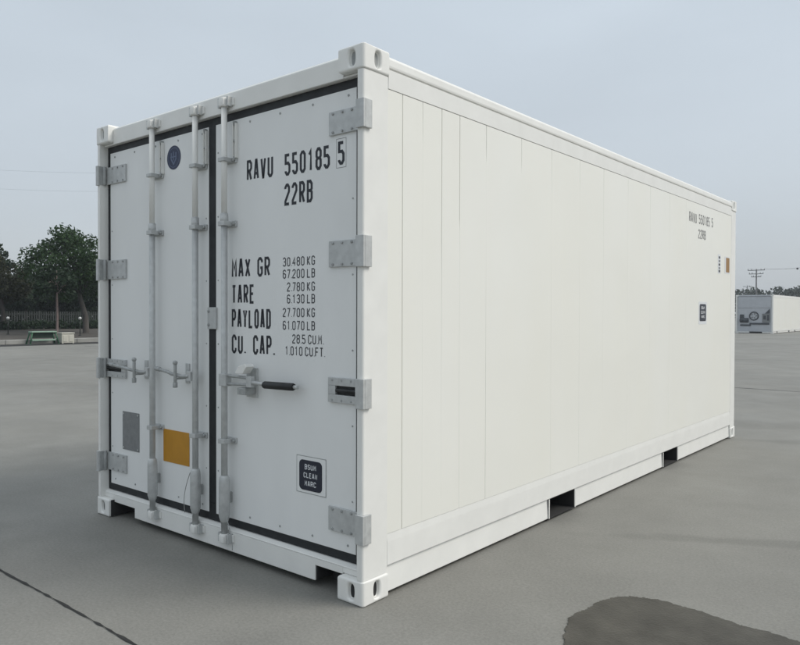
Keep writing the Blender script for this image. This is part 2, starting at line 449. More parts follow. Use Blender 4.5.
def casting(x_out, sx, y_out, sy, z0, z1, parent, ztop, mm='frame'):
    """corner fitting: outer faces at x_out / y_out, body running inwards (sx, sy = inward signs), oval openings"""
    wx, wy = 0.162, 0.178
    mb = MB(); xa, xb = x_out, x_out + sx * wx; ya, yb = y_out, y_out + sy * wy
    N = 32; th = 0.022
    def holed(fr, u0, u1, v0, v1, hu, hv, ra, rb):
        el = ellipse(N, ra, rb); rim = []
        um, uh, vm_, vh = (u0 + u1) / 2, (u1 - u0) / 2, (v0 + v1) / 2, (v1 - v0) / 2
        for i in range(N):                                   # eight equal steps along each side of the face
            k = (i + 4) % 32; q, r_ = k // 8, (k % 8) / 4 - 1
            rim.append([(um + uh, vm_ + r_ * vh), (um - r_ * uh, vm_ + vh), (um - uh, vm_ - r_ * vh), (um + r_ * uh, vm_ - vh)][q])
        for i in range(N):
            j = (i + 1) % N
            e0 = (hu + el[i][0], hv + el[i][1]); e1 = (hu + el[j][0], hv + el[j][1])
            mb.face([fr(*rim[i], 0), fr(*rim[j], 0), fr(*e1, 0), fr(*e0, 0)], mm)
            mb.face([fr(*e0, 0), fr(*e1, 0), fr(*e1, th), fr(*e0, th)], mm)
        mb.face([fr(hu + p[0], hv + p[1], th) for p in el], 'dark' if ztop < 1 else 'galv_dark')
    zc = (z0 + z1) / 2
    holed(lambda u, v, d: (u, ya + sy * d, v), min(xa, xb), max(xa, xb), z0, z1, x_out + sx * 0.078, zc, 0.019, 0.036)
    holed(lambda u, v, d: (xa + sx * d, u, v), min(ya, yb), max(ya, yb), z0, z1, y_out + sy * 0.100, zc, 0.019, 0.038)
    X0, X1, Y0, Y1 = min(xa, xb), max(xa, xb), min(ya, yb), max(ya, yb)
    for z in (z0, z1):
        fr_ = [(xa + (xb - xa) * i / 8, ya, z) for i in range(9)]
        sd_ = [(xa, ya + (yb - ya) * i / 8, z) for i in range(8, 0, -1)]
        mb.face(fr_ + [(xb, yb, z)] + sd_, mm)
    mb.face([(xb, Y0, z0), (xb, Y1, z0), (xb, Y1, z1), (xb, Y0, z1)], mm)
    mb.face([(X0, yb, z0), (X1, yb, z0), (X1, yb, z1), (X0, yb, z1)], mm)
    import bmesh
    o = build('corner_casting', mb, parent)
    b = o.modifiers.new('edge_bevel', 'BEVEL'); b.width = 0.014; b.segments = 4; b.limit_method = 'ANGLE'; b.angle_limit = math.radians(60); b.use_clamp_overlap = False
    return o
for x, sx in ((0, -1), (-W_, 1)):
    for y, sy in ((0, 1), (L_, -1)):
        casting(x, sx, y, sy, 0.0, 0.118, con, 0)
        casting(x, sx, y, sy, H - 0.118, H, con, H)

# corner posts: hollow L section, 40 mm on the front, 175 mm on the side
for x, sx in ((-0.0068, -1), (-W_ + 0.0068, 1)):
    for y, sy in ((0.005, 1), (L_ - 0.005, -1)):
        mb = MB()
        pr = [(0.012 - 0.012 * math.sin(q), 0.012 - 0.012 * math.cos(q)) for q in [math.pi / 2 * (1 - i / 6) for i in range(7)]] + [(0.036, 0), (0.036, 0.10), (0.060, 0.10), (0.060, 0.1716), (0.0, 0.1716)]
        mb.prism(pr, lambda p: (x + sx * p[0], y + sy * p[1], 0.1185), lambda p: (x + sx * p[0], y + sy * p[1], H - 0.1185), 'frame')
        build('corner_post', mb, con)

# roof, floor, core
mb = MB(); mb.box(-W_ + 0.05, -0.05, 0.17, L_ - 0.17, 2.53, 2.568, 'frame'); build('roof', mb, con)
mb = MB(); mb.box(-W_ + 0.07, -0.07, 0.11, L_ - 0.1, 0.155, 0.22, 'frame')
for i in range(9):
    y = 0.5 + i * 0.62
    if not any(a - 0.06 < y < b + 0.06 for a, b in ((1.80, 2.16), (3.87, 4.23))):
        mb.box(-W_ + 0.06, -0.06, y - 0.03, y + 0.03, 0.03, 0.154, 'frame')
build('floor', mb, con)

# side walls: sheets lapped at shallow vertical seams
ROWS = (0.301, 0.95, 1.55, 1.80, 1.88, 2.20, 2.27, 2.416)
seams = [(0.287, 0.0050, (1, 1, 1, 1, 1, 1, 1, 1)), (0.445, 0.0022, (.3, .3, .2, .2, .2, .2, .7, 1)), (0.608, 0.0046, (.1, .15, .35, .8, 1, 1, 1, 1)),
         (0.770, 0.0040, (.3, .25, .2, .25, .9, 1, 1, 1)), (1.03, 0.0030, (.7, .6, .25, .1, .1, .1, .9, 1)), (1.42, 0.0022, (0, 0, 0, 0, 0, 0, .8, 1)),
         (1.80, 0.0016, (.6, .5, .4, .3, .3, .5, .8, 1)), (2.21, 0.0012, (.8, .8, .6, .4, .3, .3, .8, 1)), (2.60, 0.0014, (.3, .3, .5, .6, .6, .8, 1, 1)), (3.05, 0.0010, (.8, .6, .5, .5, .5, .5, .8, 1)),
         (3.52, 0.0012, (.5, .5, .5, .5, .5, .8, 1, 1)), (3.98, 0.0009, (.8, .8, .6, .5, .5, .8, 1, 1)), (4.42, 0.0008, (.5, .5, .5, .5, .5, .8, 1, 1))]
def side_wall(xs, sx):
    mb = MB(); n = len(ROWS)
    prof = [(0.1768, (0,) * n)]
    for yy, d, k in seams:
        w = 0.0028 if d > 0.0017 else 0.006; dd = tuple(d * q for q in k)
        prof += [(yy - w, (0,) * n), (yy - w + 0.0008, dd), (yy + w - 0.0008, dd), (yy + w + 0.0006, (0,) * n)]
    prof += [(L_ - 0.177, (0,) * n)]
    m = len(prof)
    vs = [(xs + sx * d[r], y, ROWS[r]) for r in range(n) for y, d in prof]
    mb.add(vs, [(r * m + i, r * m + i + 1, (r + 1) * m + i + 1, (r + 1) * m + i) for r in range(n - 1) for i in range(m - 1)], 'panel')
    mb.box(xs + sx * 0.008, xs + sx * 0.05, 0.18, L_ - 0.18, ROWS[0], ROWS[-1], 'panel')
    return build('side_wall', mb, con)
wall_r = side_wall(-0.008, -1)
side_wall(-W_ + 0.008, 1)

# top and bottom side rails
def extr(name, prof, xs, sx, y0, y1, m, bevel=0.002):
    mb = MB(); mb.prism(prof, lambda p: (xs + sx * p[0], y0, p[1]), lambda p: (xs + sx * p[0], y1, p[1]), m)
    return build(name, mb, con, bevel=bevel)
top_prof = [(0.006, 2.418), (0.004, 2.5085), (0.013, 2.510), (0.013, 2.5145), (0.003, 2.516), (0.001, 2.526), (0.002, 2.556), (0.008, 2.568), (0.018, 2.574), (0.035, 2.577), (0.09, 2.577), (0.09, 2.418)]
for xs, sx in ((0, -1), (-W_, 1)):
    extr('top_side_rail', top_prof, xs, sx, 0.1785, L_ - 0.1785, 'frame')
    # bottom rail: upper bulge over a recessed web, interrupted at the fork pockets
    extr('bottom_side_rail', [(0.0095, 0.300), (0.0085, 0.286), (0.0070, 0.262), (0.0066, 0.150), (0.012, 0.1475), (0.10, 0.1475), (0.10, 0.300)], xs, sx, 0.1785, L_ - 0.1785, 'frame')
    for a, b in ((0.179, 1.795), (2.165, 3.865), (4.235, L_ - 0.179)):
        extr('rail_web', [(0.020, 0.1465), (0.014, 0.020), (0.10, 0.018), (0.10, 0.1465)], xs, sx, a, b, 'frame')
    for a, b in ((1.80, 2.16), (3.87, 4.23)):
        mb = MB()
        for yy in (a - 0.012, b + 0.002): mb.box(xs + sx * 0.006, xs + sx * 0.0095, yy, yy + 0.010, 0.020, 0.146, 'frame')
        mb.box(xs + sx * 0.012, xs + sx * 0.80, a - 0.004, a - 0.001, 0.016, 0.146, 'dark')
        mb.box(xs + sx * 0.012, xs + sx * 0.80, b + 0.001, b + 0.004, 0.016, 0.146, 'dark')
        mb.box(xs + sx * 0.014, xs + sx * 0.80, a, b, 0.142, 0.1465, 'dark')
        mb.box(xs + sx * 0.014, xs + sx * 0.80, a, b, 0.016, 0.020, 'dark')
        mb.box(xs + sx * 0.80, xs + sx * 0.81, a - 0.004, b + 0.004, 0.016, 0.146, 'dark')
        build('fork_pocket', mb, con)  # tunnel lined near-black: its inner shade is in the colour

# front end: far bulkhead
mb = MB(); mb.box(-W_ + 0.062, -0.062, L_ - 0.05, L_ - 0.02, 0.15, 2.5, 'frame'); build('front_bulkhead', mb, con)

# header with small drip lip, sill with pocket cut-outs
mb = MB()
hp = [(FR, 2.462), (FR, 2.560), (FR + 0.014, 2.574), (0.20, 2.574), (0.20, 2.462)]
mb.prism(hp, lambda p: (-W_ + 0.163, p[0], p[1]), lambda p: (-0.163, p[0], p[1]), 'frame')
mb.box(-W_ + 0.042, -W_ + 0.162, FR + 0.001, 0.12, 2.462, 2.472, 'frame')
mb.box(-0.162, -0.042, FR + 0.001, 0.12, 2.462, 2.472, 'frame')
header = build('door_header', mb, con, bevel=0.003)

sl = [(-W_ + 0.163, 0.098), (-2.020, 0.098), (-2.020, 0.036), (-0.352, 0.036), (-0.352, 0.112), (-0.163, 0.112), (-0.163, 0.146), (-W_ + 0.163, 0.146)]
mb = MB(); mb.prism(sl, lambda p: (p[0], FR, p[1]), lambda p: (p[0], FR + 0.010, p[1]), 'frame')
# sloping ledge on top of the sill
mb.prism([(FR - 0.002, 0.1465), (0.15, 0.1465), (0.15, 0.164), (D - 0.004, 0.162), (FR - 0.002, 0.153)], lambda p: (-W_ + 0.042, p[0], p[1]), lambda p: (-0.042, p[0], p[1]), 'frame')
mb.box(-W_ + 0.042, -W_ + 0.162, FR, 0.12, 0.119, 0.146, 'frame'); mb.box(-0.162, -0.042, FR, 0.12, 0.119, 0.146, 'frame')
sill = build('door_sill', mb, con, bevel=0.003)
for a, b in ((-W_ + 0.163, -2.020), (-0.352, -0.163)):
    mb = MB(); f0 = FR + 0.0105
    mb.box(a + 0.0005, b - 0.0005, 0.16, 0.17, 0.006, 0.118, 'dark'); mb.box(a + 0.0005, b - 0.0005, f0, 0.16, 0.1135, 0.118, 'dark')
    mb.box(a + 0.0005, a + 0.006, 0.012 if a < -1 else f0, 0.1595, 0.006 if a < -1 else 0.040, 0.113, 'dark')
    mb.box(b - 0.006, b - 0.0005, f0, 0.1595, 0.040 if a < -1 else 0.006, 0.113, 'dark')
    build('lashing_recess', mb, con)  # near-black plates carry the shade of the recess

# gasket frame behind and around the leaves
mb = MB()
mb.box(-W_ + 0.041, -0.041, D + 0.002, D + 0.05, 2.340, 2.4615, 'rubber')
mb.box(-W_ + 0.041, -0.041, D + 0.002, D + 0.05, 0.1645, 0.262, 'rubber')
mb.box(-W_ + 0.041, -W_ + 0.085, D + 0.002, D + 0.05, 0.262, 2.340, 'rubber')
mb.box(-0.108, -0.041, D + 0.002, D + 0.05, 0.262, 2.340, 'rubber')
mb.box(-1.270, -1.186, D + 0.002, D + 0.05, 0.262, 2.340, 'rubber')
build('door_gasket', mb, con, bevel=0.003)

# ---- doors
DZ0, DZ1 = 0.208, 2.418
K = (2.4148 + D) / 2.4148
def dx(x): return 2.2245 + (x - 2.2245) * K      # measured on the frame plane -> on the door plane
def dz(z): return 1.3555 + (z - 1.3555) * K
def door(x0, x1, label):
    mb = MB(); mb.box(x0, x1, D, D + 0.07, DZ0, DZ1, 'door')
    for xx in np.arange(x0 + 0.06, x1 - 0.03, 0.245):            # rivets along the edges
        for zz in (DZ0 + 0.035, DZ1 - 0.03):
            mb.tube([(xx, D + 0.001, zz), (xx, D - 0.0035, zz)], 0.0065, 'galv_dark', 8)
    for zz in np.arange(DZ0 + 0.25, DZ1 - 0.1, 0.36):
        for xx in (x0 + 0.022, x1 - 0.022):
            mb.tube([(xx, D + 0.001, zz), (xx, D - 0.003, zz)], 0.005, 'galv_dark', 8)
    o = build('door', mb, con, bevel=0.005)
    o['label'] = label
    return o
door_l = door(-W_ + 0.076, -1.262, 'left door leaf with blue emblem and orange plate')
door_r = door(-1.194, -0.103, 'right door leaf with black number lettering')

# hinges
def hinge(par, side, zc, h, lock):
    s = -1 if side == 'r' else 1
    e = 0.0 if side == 'r' else -W_
    mb = MB(); z0, z1 = zc - h / 2, zc + h / 2
    lx0 = e + s * 0.285; lx1 = e + s * 0.052
    if side == 'r': lx0 = -0.276
    # leaf on the door
    if not lock:
        mb.box(lx0, lx1, D - 0.012, D - 0.0005, z0 + 0.006, z1 - 0.006, 'galv')
    else:
        for a, b in ((z0 + 0.006, zc - 0.022), (zc + 0.022, z1 - 0.006)): mb.box(lx0, lx1, D - 0.016, D - 0.0005, a, b, 'galv')
        mb.box(lx0, lx0 + (-s) * 0.05, D - 0.0158, D - 0.0005, zc - 0.0215, zc + 0.0215, 'galv')
        mb.box(lx0 + (-s) * 0.0505, lx1, D - 0.004, D - 0.0005, zc - 0.0215, zc + 0.0215, 'black')
        mb.tube([(lx0 + (-s) * 0.055, D - 0.012, zc), (lx1, D - 0.012, zc)], 0.010, 'black', 10)
    for i in range(3):
        for zz in (z0 + 0.018, z1 - 0.018):
            xx = lx0 + (lx1 - lx0) * (0.13 + 0.28 * i)
            mb.tube([(xx, D - 0.011, zz), (xx, D - 0.018, zz)], 0.0065, 'galv_dark', 8)
    # knuckle and pin beside the post
    kx = e + s * 0.046
    mb.tube([(kx, D - 0.026, z0), (kx, D - 0.026, z1)], 0.012, 'galv_dark', 12)
    # lug on the post
    if side == 'r':
        mb.box(-0.043, 0.008, -0.009, 0.0045, z0 - 0.003, z1 + 0.003, 'galv')
        mb.box(-0.0045, 0.008, 0.0048, 0.050, z0 - 0.003, z1 + 0.003, 'galv')
    else:
        mb.box(e + 0.014, e + 0.043, -0.009, 0.0045, z0 - 0.003, z1 + 0.003, 'galv')
    mb.box(e + s * 0.0365, e + s * 0.045, 0.0047, D - 0.03, z0, z1, 'galv_dark')
    return build('hinge', mb, par, bevel=0.002)
for zc, h, lk in ((2.268, 0.125, 0), (1.640, 0.138, 0), (0.984, 0.132, 1), (0.358, 0.130, 0)):
    hinge(door_r, 'r', zc, h, lk)
    hinge(door_l, 'l', zc, h, lk)

# locking rods
RY = 0.012
def rod(par, x):
    mb = MB()
    mb.tube([(x, RY, 1.87), (x, RY, 2.50)], 0.0165, 'frame', 16)  # upper length whiter: the light it catches is put into the colour
    mb.tube([(x, RY, 0.12), (x, RY, 1.87)], 0.0178, 'galv', 16)
    mb.tube([(x, RY, 1.84), (x, RY, 1.90)], 0.0225, 'galv', 16)
    r = build('locking_rod', mb, par)
    # guide plate beside the top of the rod: slotted channel
    mb = MB()
    bx0, bx1 = x + 0.030, x + 0.058
    mb.box(bx0, bx0 + 0.006, D - 0.020, D - 0.0005, 2.205, 2.395, 'frame')
    mb.box(bx1 - 0.006, bx1, D - 0.020, D - 0.0005, 2.205, 2.395, 'frame')
    for zz in (2.205, 2.295, 2.385): mb.box(bx0 + 0.005, bx1 - 0.005, D - 0.018, D - 0.0005, zz, zz + 0.010, 'galv_dark')
    for zz in (2.200, 2.400): mb.tube([(x + 0.044, D, zz), (x + 0.044, D - 0.022, zz)], 0.008, 'galv_dark', 8)
    build('rod_bracket', mb, par, bevel=0.0015)
    for zz, hh in ((2.195, 0.030), (1.845, 0.034), (0.648, 0.034)):   # guides: saddle plus two bolts
        mb = MB()
        mb.box(x - 0.052, x + 0.052, D - 0.012, D - 0.0005, zz - hh / 2, zz + hh / 2, 'galv')
        mb.box(x - 0.028, x + 0.028, RY - 0.024, D - 0.0125, zz - hh / 2 + 0.004, zz + hh / 2 - 0.004, 'galv')
        for q in (-0.040, 0.040): mb.tube([(x + q, D - 0.012, zz), (x + q, D - 0.026, zz)], 0.009, 'galv_dark', 8)
        build('rod_guide', mb, par, bevel=0.003)
    # long sleeve near the foot, flattened, with domed top
    mb = MB()
    mb.tube([(x, RY, 0.200), (x, RY, 0.232), (x, RY, 0.420), (x, RY, 0.446), (x, RY, 0.458)], [0.021, 0.030, 0.030, 0.027, 0.020], 'galv', 18)
    mb.box(x - 0.008, x + 0.008, RY + 0.02, D - 0.001, 0.30, 0.36, 'galv_dark')
    build('rod_sleeve', mb, par, bevel=0.003)
    # cam ends
    for zz in (2.508, 0.112):
        mb = MB()
        mb.box(x - 0.022, x + 0.022, -0.012, 0.026, zz - 0.020, zz + 0.016, 'frame')
        mb.tube([(x, RY - 0.002, zz - 0.026), (x, RY - 0.002, zz - 0.020 + 0.044)], 0.026, 'frame', 14)
        build('cam', mb, par, bevel=0.003)
    for zz, pp in ((2.508, header), (0.112, sill)):                     # keepers on frame
        mb = MB()
        mb.box(x - 0.0495, x + 0.0495, FR - 0.003, FR - 0.0006, zz - 0.024, zz + 0.024, 'galv')
        for q in (-1, 1):
            mb.box(x + q * 0.032, x + q * 0.046, 0.002, FR - 0.0005, zz - 0.026, zz + 0.026, 'galv')
            mb.box(x + q * 0.044, x + q * 0.062, FR - 0.008, FR - 0.0005, zz - 0.020, zz + 0.020, 'frame')
        build('cam_keeper', mb, pp, bevel=0.003)
    return r
RX = (-1.772, -1.322, -1.050)
rod(door_l, RX[0]); rod(door_l, RX[1]); rod(door_r, RX[2])

# seal wires hanging by the sleeves
for par, x, s in ((door_l, RX[1], -1), (door_r, RX[2], 1)):
    pts = []
    for i in range(15):
        t = i / 14
        pts.append((x + s * (0.035 + 0.055 * math.sin(t * 1.9)), RY - 0.012 - 0.006 * math.sin(t * 3), (0.43 if s < 0 else 0.235) - t * (0.24 if s < 0 else 0.17)))
    mb = MB(); mb.tube(pts, 0.0022, 'galv_dark', 6); build('seal_wire', mb, par)

# handles of the left leaf
for xr, ln in ((RX[0], 0.44), (RX[1], 0.35)):
    mb = MB(); z = 0.992; yy = RY - 0.006
    mb.box(xr - 0.050, xr - 0.012, RY - 0.028, RY + 0.010, z - 0.030, z + 0.024, 'galv')
    mb.tube([(xr - 0.030, yy - 0.018, z - 0.004), (xr - 0.10, yy - 0.020, z - 0.006), (xr - 0.20, yy - 0.020, z + 0.002), (xr - ln * 0.72, yy - 0.016, z + 0.012), (xr - ln, yy - 0.012, z + 0.022)], 0.0105, 'galv_dark', 10)
    mb.tube([(xr - ln + 0.015, yy - 0.012, z + 0.021), (xr - ln - 0.035, yy - 0.010, z + 0.024)], 0.014, 'galv_dark', 10)
    build('door_handle', mb, door_l, bevel=0.002)
    mb = MB(); cx = xr - 0.145
    mb.box(cx - 0.020, cx + 0.020, D - 0.006, D - 0.0005, z - 0.055, z + 0.062, 'galv')
    mb.box(cx - 0.012, cx + 0.012, RY - 0.040, D - 0.0065, z - 0.028, z - 0.018, 'galv_dark')
    mb.tube([(cx, RY - 0.038, z - 0.060), (cx, RY - 0.038, z + 0.070)], 0.0095, 'galv_dark', 10)
    mb.sphere((cx, RY - 0.038, z + 0.070), 0.0145, 'galv_dark', 12, 8)
    mb.tube([(cx, RY - 0.038, z - 0.075), (cx, RY - 0.038, z - 0.045)], 0.0135, 'galv_dark', 12)
    build('handle_latch', mb, door_l, bevel=0.002)

# handle of the right leaf
mb = MB(); xr = RX[2]; z = 0.985
mb.box(xr - 0.012, xr + 0.050, RY - 0.030, RY + 0.012, z - 0.030, z + 0.036, 'galv')
mb.tube([(xr + 0.03, RY - 0.012, z + 0.028), (xr + 0.22, RY - 0.012, z + 0.024)], 0.008, 'galv_dark', 10)
mb.tube([(xr + 0.03, RY - 0.012, z - 0.018), (xr + 0.22, RY - 0.012, z - 0.012)], 0.008, 'galv_dark', 10)
mb.box(xr + 0.215, xr + 0.255, RY - 0.022, RY + 0.004, z - 0.024, z + 0.034, 'galv')
mb.tube([(xr + 0.25, RY - 0.010, z + 0.004), (xr + 0.36, RY - 0.006, z - 0.002)], 0.010, 'galv', 10)
build('door_handle', mb, door_r, bevel=0.002)
mb = MB(); mb.tube([(xr + 0.345, RY - 0.007, z - 0.004), (xr + 0.352, RY - 0.007, z - 0.004), (xr + 0.562, RY - 0.002, z - 0.001), (xr + 0.570, RY - 0.002, z - 0.001)], [0.016, 0.0195, 0.0195, 0.016], 'black', 14)
mb.tube([(xr + 0.570, RY - 0.002, z - 0.001), (xr + 0.60, RY - 0.002, z - 0.001)], 0.010, 'galv', 10)
build('handle_grip', mb, door_r)
mb = MB(); cx = xr + 0.185
mb.box(cx - 0.045, cx + 0.045, D - 0.010, D - 0.0005, z - 0.085, z + 0.075, 'galv')
mb.box(cx - 0.035, cx + 0.035, RY - 0.03, D - 0.0105, z - 0.066, z - 0.030, 'galv_dark')
mb.prism([(-0.05, 0.045), (0.015, 0.045), (0.05, 0.085), (0.035, 0.10), (-0.02, 0.085)], lambda p: (cx + p[0], RY - 0.034, z + p[1]), lambda p: (cx + p[0], RY + 0.02, z + p[1]), 'frame')
build('handle_latch', mb, door_r, bevel=0.003)
# keeper over centre gasket
mb = MB(); mb.box(-1.258, -1.180, D - 0.014, D - 0.0008, 1.262, 1.386, 'galv')
for zz in (1.285, 1.363): mb.tube([(-1.245, D - 0.014, zz), (-1.245, D - 0.021, zz)], 0.008, 'galv_dark', 8)
build('door_catch', mb, door_r, bevel=0.003)

# ---- lettering and plates on the right leaf
def on_door(x, z, lay): return (x, D - 0.0008 - 0.0004 * lay, z)
def lettering(name, par, items, fn, m='ink'):
    mb = MB()
    for it in items: text(mb, *it[:6], it[6], fn, m, *(it[7:] if len(it) > 7 else ()))
    return build(name, mb, par, recalc=False)
T = 0.0152
def line(name, par, *a, **k):
    mb = MB(); text(mb, *a, **k); return build(name, mb, par, recalc=False)
mb = MB()
h = 0.110 * K
line('prefix_lettering', door_r, 'RAVU', dx(-0.838), dz(2.050), h, 0.0575, 0.77, T, on_door, 'ink')
line('number_lettering', door_r, '550185', dx(-0.538), dz(2.042), h, 0.0572, 0.77, T, on_door, 'ink')
text(mb, '5', dx(-0.163), dz(2.048), h, 0.0572, 0.77, T, on_door, 'ink')
bx0, bx1, bz0, bz1 = dx(-0.163) - 0.010, dx(-0.163) + 0.054, dz(2.048) - 0.013, dz(2.048) + h + 0.013
stroke(mb, [(bx0, bz0), (bx1, bz0), (bx1, bz1), (bx0, bz1)], True, 0.0020, on_door, 0, 'inkgrey')
build('check_digit', mb, door_r, recalc=False)
line('type_lettering', door_r, '22RB', dx(-0.540), dz(1.893), h, 0.0560, 0.77, T, on_door, 'ink')
h = 0.102 * K
for s, z, p in (('MAX GR', 1.543, 0.0585), ('TARE', 1.403, 0.0520), ('PAYLOAD', 1.273, 0.0490), ('CU. CAP.', 1.136, 0.0550)):
    xw = dx(-0.967)
    for w_ in s.split(' '):
        line('heading_lettering', door_r, w_, xw, dz(z), h, p, 0.77, T * 0.95, on_door, 'ink', 'l', 0.78)
        xw += p * sum(0.59 if c == '.' else 1 for c in w_) + p * 0.78
h = 0.047
for s, z, xr_ in (('30.480 KG', 1.588, -0.318), ('67.200 LB', 1.527, -0.318), ('2.780 KG', 1.462, -0.318), ('6.130 LB', 1.402, -0.318), ('27.700 KG', 1.334, -0.318), ('61.070 LB', 1.270, -0.318), ('28.5 CU.M.', 1.203, -0.262), ('1.010 CU.FT.', 1.143, -0.252)):
    line('figures_lettering', door_r, s, dx(xr_), dz(z), h, 0.0325, 0.76, 0.0058, on_door, 'inksoft', 'r', 0.35)

def rrect(x0, x1, z0, z1, r, n=6):
    o = []
    for cx, cz, a0 in ((x1 - r, z1 - r, 0), (x0 + r, z1 - r, 90), (x0 + r, z0 + r, 180), (x1 - r, z0 + r, 270)):
        for i in range(n + 1):
            a = math.radians(a0 + 90 * i / n); o.append((cx + r * math.cos(a), cz + r * math.sin(a)))
    return o
def plate(mb, poly, y0, y1, m):
    mb.prism(poly, lambda p: (p[0], y0, p[1]), lambda p: (p[0], y1, p[1]), m)

# black notice with white words, pale bordered sticker
mb = MB()
x0, x1, z0, z1 = dx(-0.445), dx(-0.240), dz(0.472), dz(0.652)
plate(mb, rrect(x0, x1, z0, z1, 0.012), D - 0.0012, D - 0.0002, 'door')
stroke(mb, [(x0, z0), (x1, z0), (x1, z1), (x0, z1)], True, 0.0035, lambda x, z, l: (x, D - 0.0016, z), 0, 'galv_dark')
plate(mb, rrect(dx(-0.426), dx(-0.266), dz(0.486), dz(0.634), 0.024), D - 0.0030, D - 0.0014, 'navy')
fw = lambda x, z, l: (x, D - 0.0034 - 0.0003 * l, z)
xc = dx(-0.346)
for s, z in (('BSUM', 0.588), ('CLEAN', 0.547), ('MARC', 0.507)):
    text(mb, s, xc, dz(z), 0.027, 0.0215 if len(s) < 5 else 0.0205, 0.78, 0.0042, fw, 'inkw', 'c')
build('notice_label', mb, door_r, recalc=False)

# plates on the left leaf
mb = MB(); x0, x1 = dx(-2.097), dx(-1.900)
plate(mb, rrect(x0, x1, dz(0.478), dz(0.722), 0.004), D - 0.003, D - 0.0003, 'greyplate')
for a in (x0 + 0.014, x1 - 0.014):
    for b in (dz(0.478) + 0.014, dz(0.722) - 0.014): mb.tube([(a, D - 0.003, b), (a, D - 0.006, b)], 0.006, 'galv', 8)
build('data_plate', mb, door_l)
mb = MB()
plate(mb, rrect(dx(-1.628), dx(-1.362), dz(0.464), dz(0.658), 0.004), D - 0.003, D - 0.0003, 'orange')
build('orange_plate', mb, door_l)
mb = MB(); xc, zc = dx(-1.516), dz(2.268)
circ = lambda r, n=40: [(xc + r * math.cos(2 * math.pi * i / n), zc + r * math.sin(2 * math.pi * i / n)) for i in range(n)]
plate(mb, circ(0.072), D - 0.0016, D - 0.0002, 'blue')
fb = lambda x, z, l: (x, D - 0.0020 - 0.0004 * l, z)
stroke(mb, [(xc + 0.058 * math.cos(a), zc + 0.058 * math.sin(a)) for a in [2 * math.pi * i / 32 for i in range(32)]], True, 0.003, fb, 0, 'paleblue')
stroke(mb, [(xc - 0.026, zc + 0.030), (xc - 0.026, zc - 0.008), (xc, zc - 0.040), (xc + 0.024, zc - 0.008), (xc + 0.024, zc + 0.030)], False, 0.011, fb, 1, 'paleblue')
stroke(mb, [(xc - 0.001, zc + 0.036), (xc - 0.001, zc - 0.018)], False, 0.010, fb, 2, 'paleblue')
stroke(mb, [(xc - 0.034, zc + 0.004), (xc + 0.032, zc + 0.004)], False, 0.008, fb, 3, 'paleblue')
build('round_emblem', mb, door_l, recalc=False)

# ---- marks on the side wall
def on_side(y, z, lay): return (-0.0072 + 0.0005 * lay, y, z)
for nm, w_, y_, z_ in (('prefix_lettering', 'RAVU', 4.50, 2.222), ('number_lettering', '550185', 4.785, 2.226), ('check_digit', '5', 5.185, 2.230)):
    line(nm, wall_r, w_, y_, z_, 0.095, 0.0580, 0.76, 0.0125, on_side, 'inkgrey')
line('type_lettering', wall_r, '22RB', 4.77, 2.085, 0.090, 0.0600, 0.76, 0.0125, on_side, 'inkgrey')
def splate(mb, poly, d0, d1, m): mb.prism(poly, lambda p: (-0.008 + d1, p[0], p[1]), lambda p: (-0.008 + d0, p[0], p[1]), m)
mb = MB()
splate(mb, rrect(4.80, 5.045, 1.255, 1.475, 0.006), 0.0002, 0.0012, 'inkw')
splate(mb, rrect(4.825, 5.02, 1.285, 1.452, 0.022), 0.0014, 0.0028, 'navy')
fs = lambda y, z, l: (-0.008 + 0.0031 + 0.0003 * l, y, z)
for s, z in (('BSUM', 1.402), ('CLEAN', 1.358), ('MARC', 1.314)): text(mb, s, 4.922, z, 0.028, 0.0265, 0.78, 0.0055, fs, 'inkw', 'c')
build('notice_label', mb, wall_r)
mb = MB()
splate(mb, rrect(5.405, 5.505, 1.775, 1.975, 0.005), 0.0002, 0.0012, 'inkw')
for i, z in enumerate((1.942, 1.905, 1.868, 1.832, 1.800)):
    a = 5.43
    splate(mb, rrect(a, a + 0.048, z - 0.012, z + 0.012, 0.003), 0.0014, 0.0022, 'greyplate' if i % 2 else 'ink')
build('instruction_label', mb, wall_r)
mb = MB()
splate(mb, rrect(5.645, 5.83, 1.785, 1.965, 0.005), 0.0002, 0.0012, 'inkw')
splate(mb, rrect(5.69, 5.815, 1.80, 1.955, 0.005), 0.0014, 0.0022, 'brown')
build('warning_label', mb, wall_r)

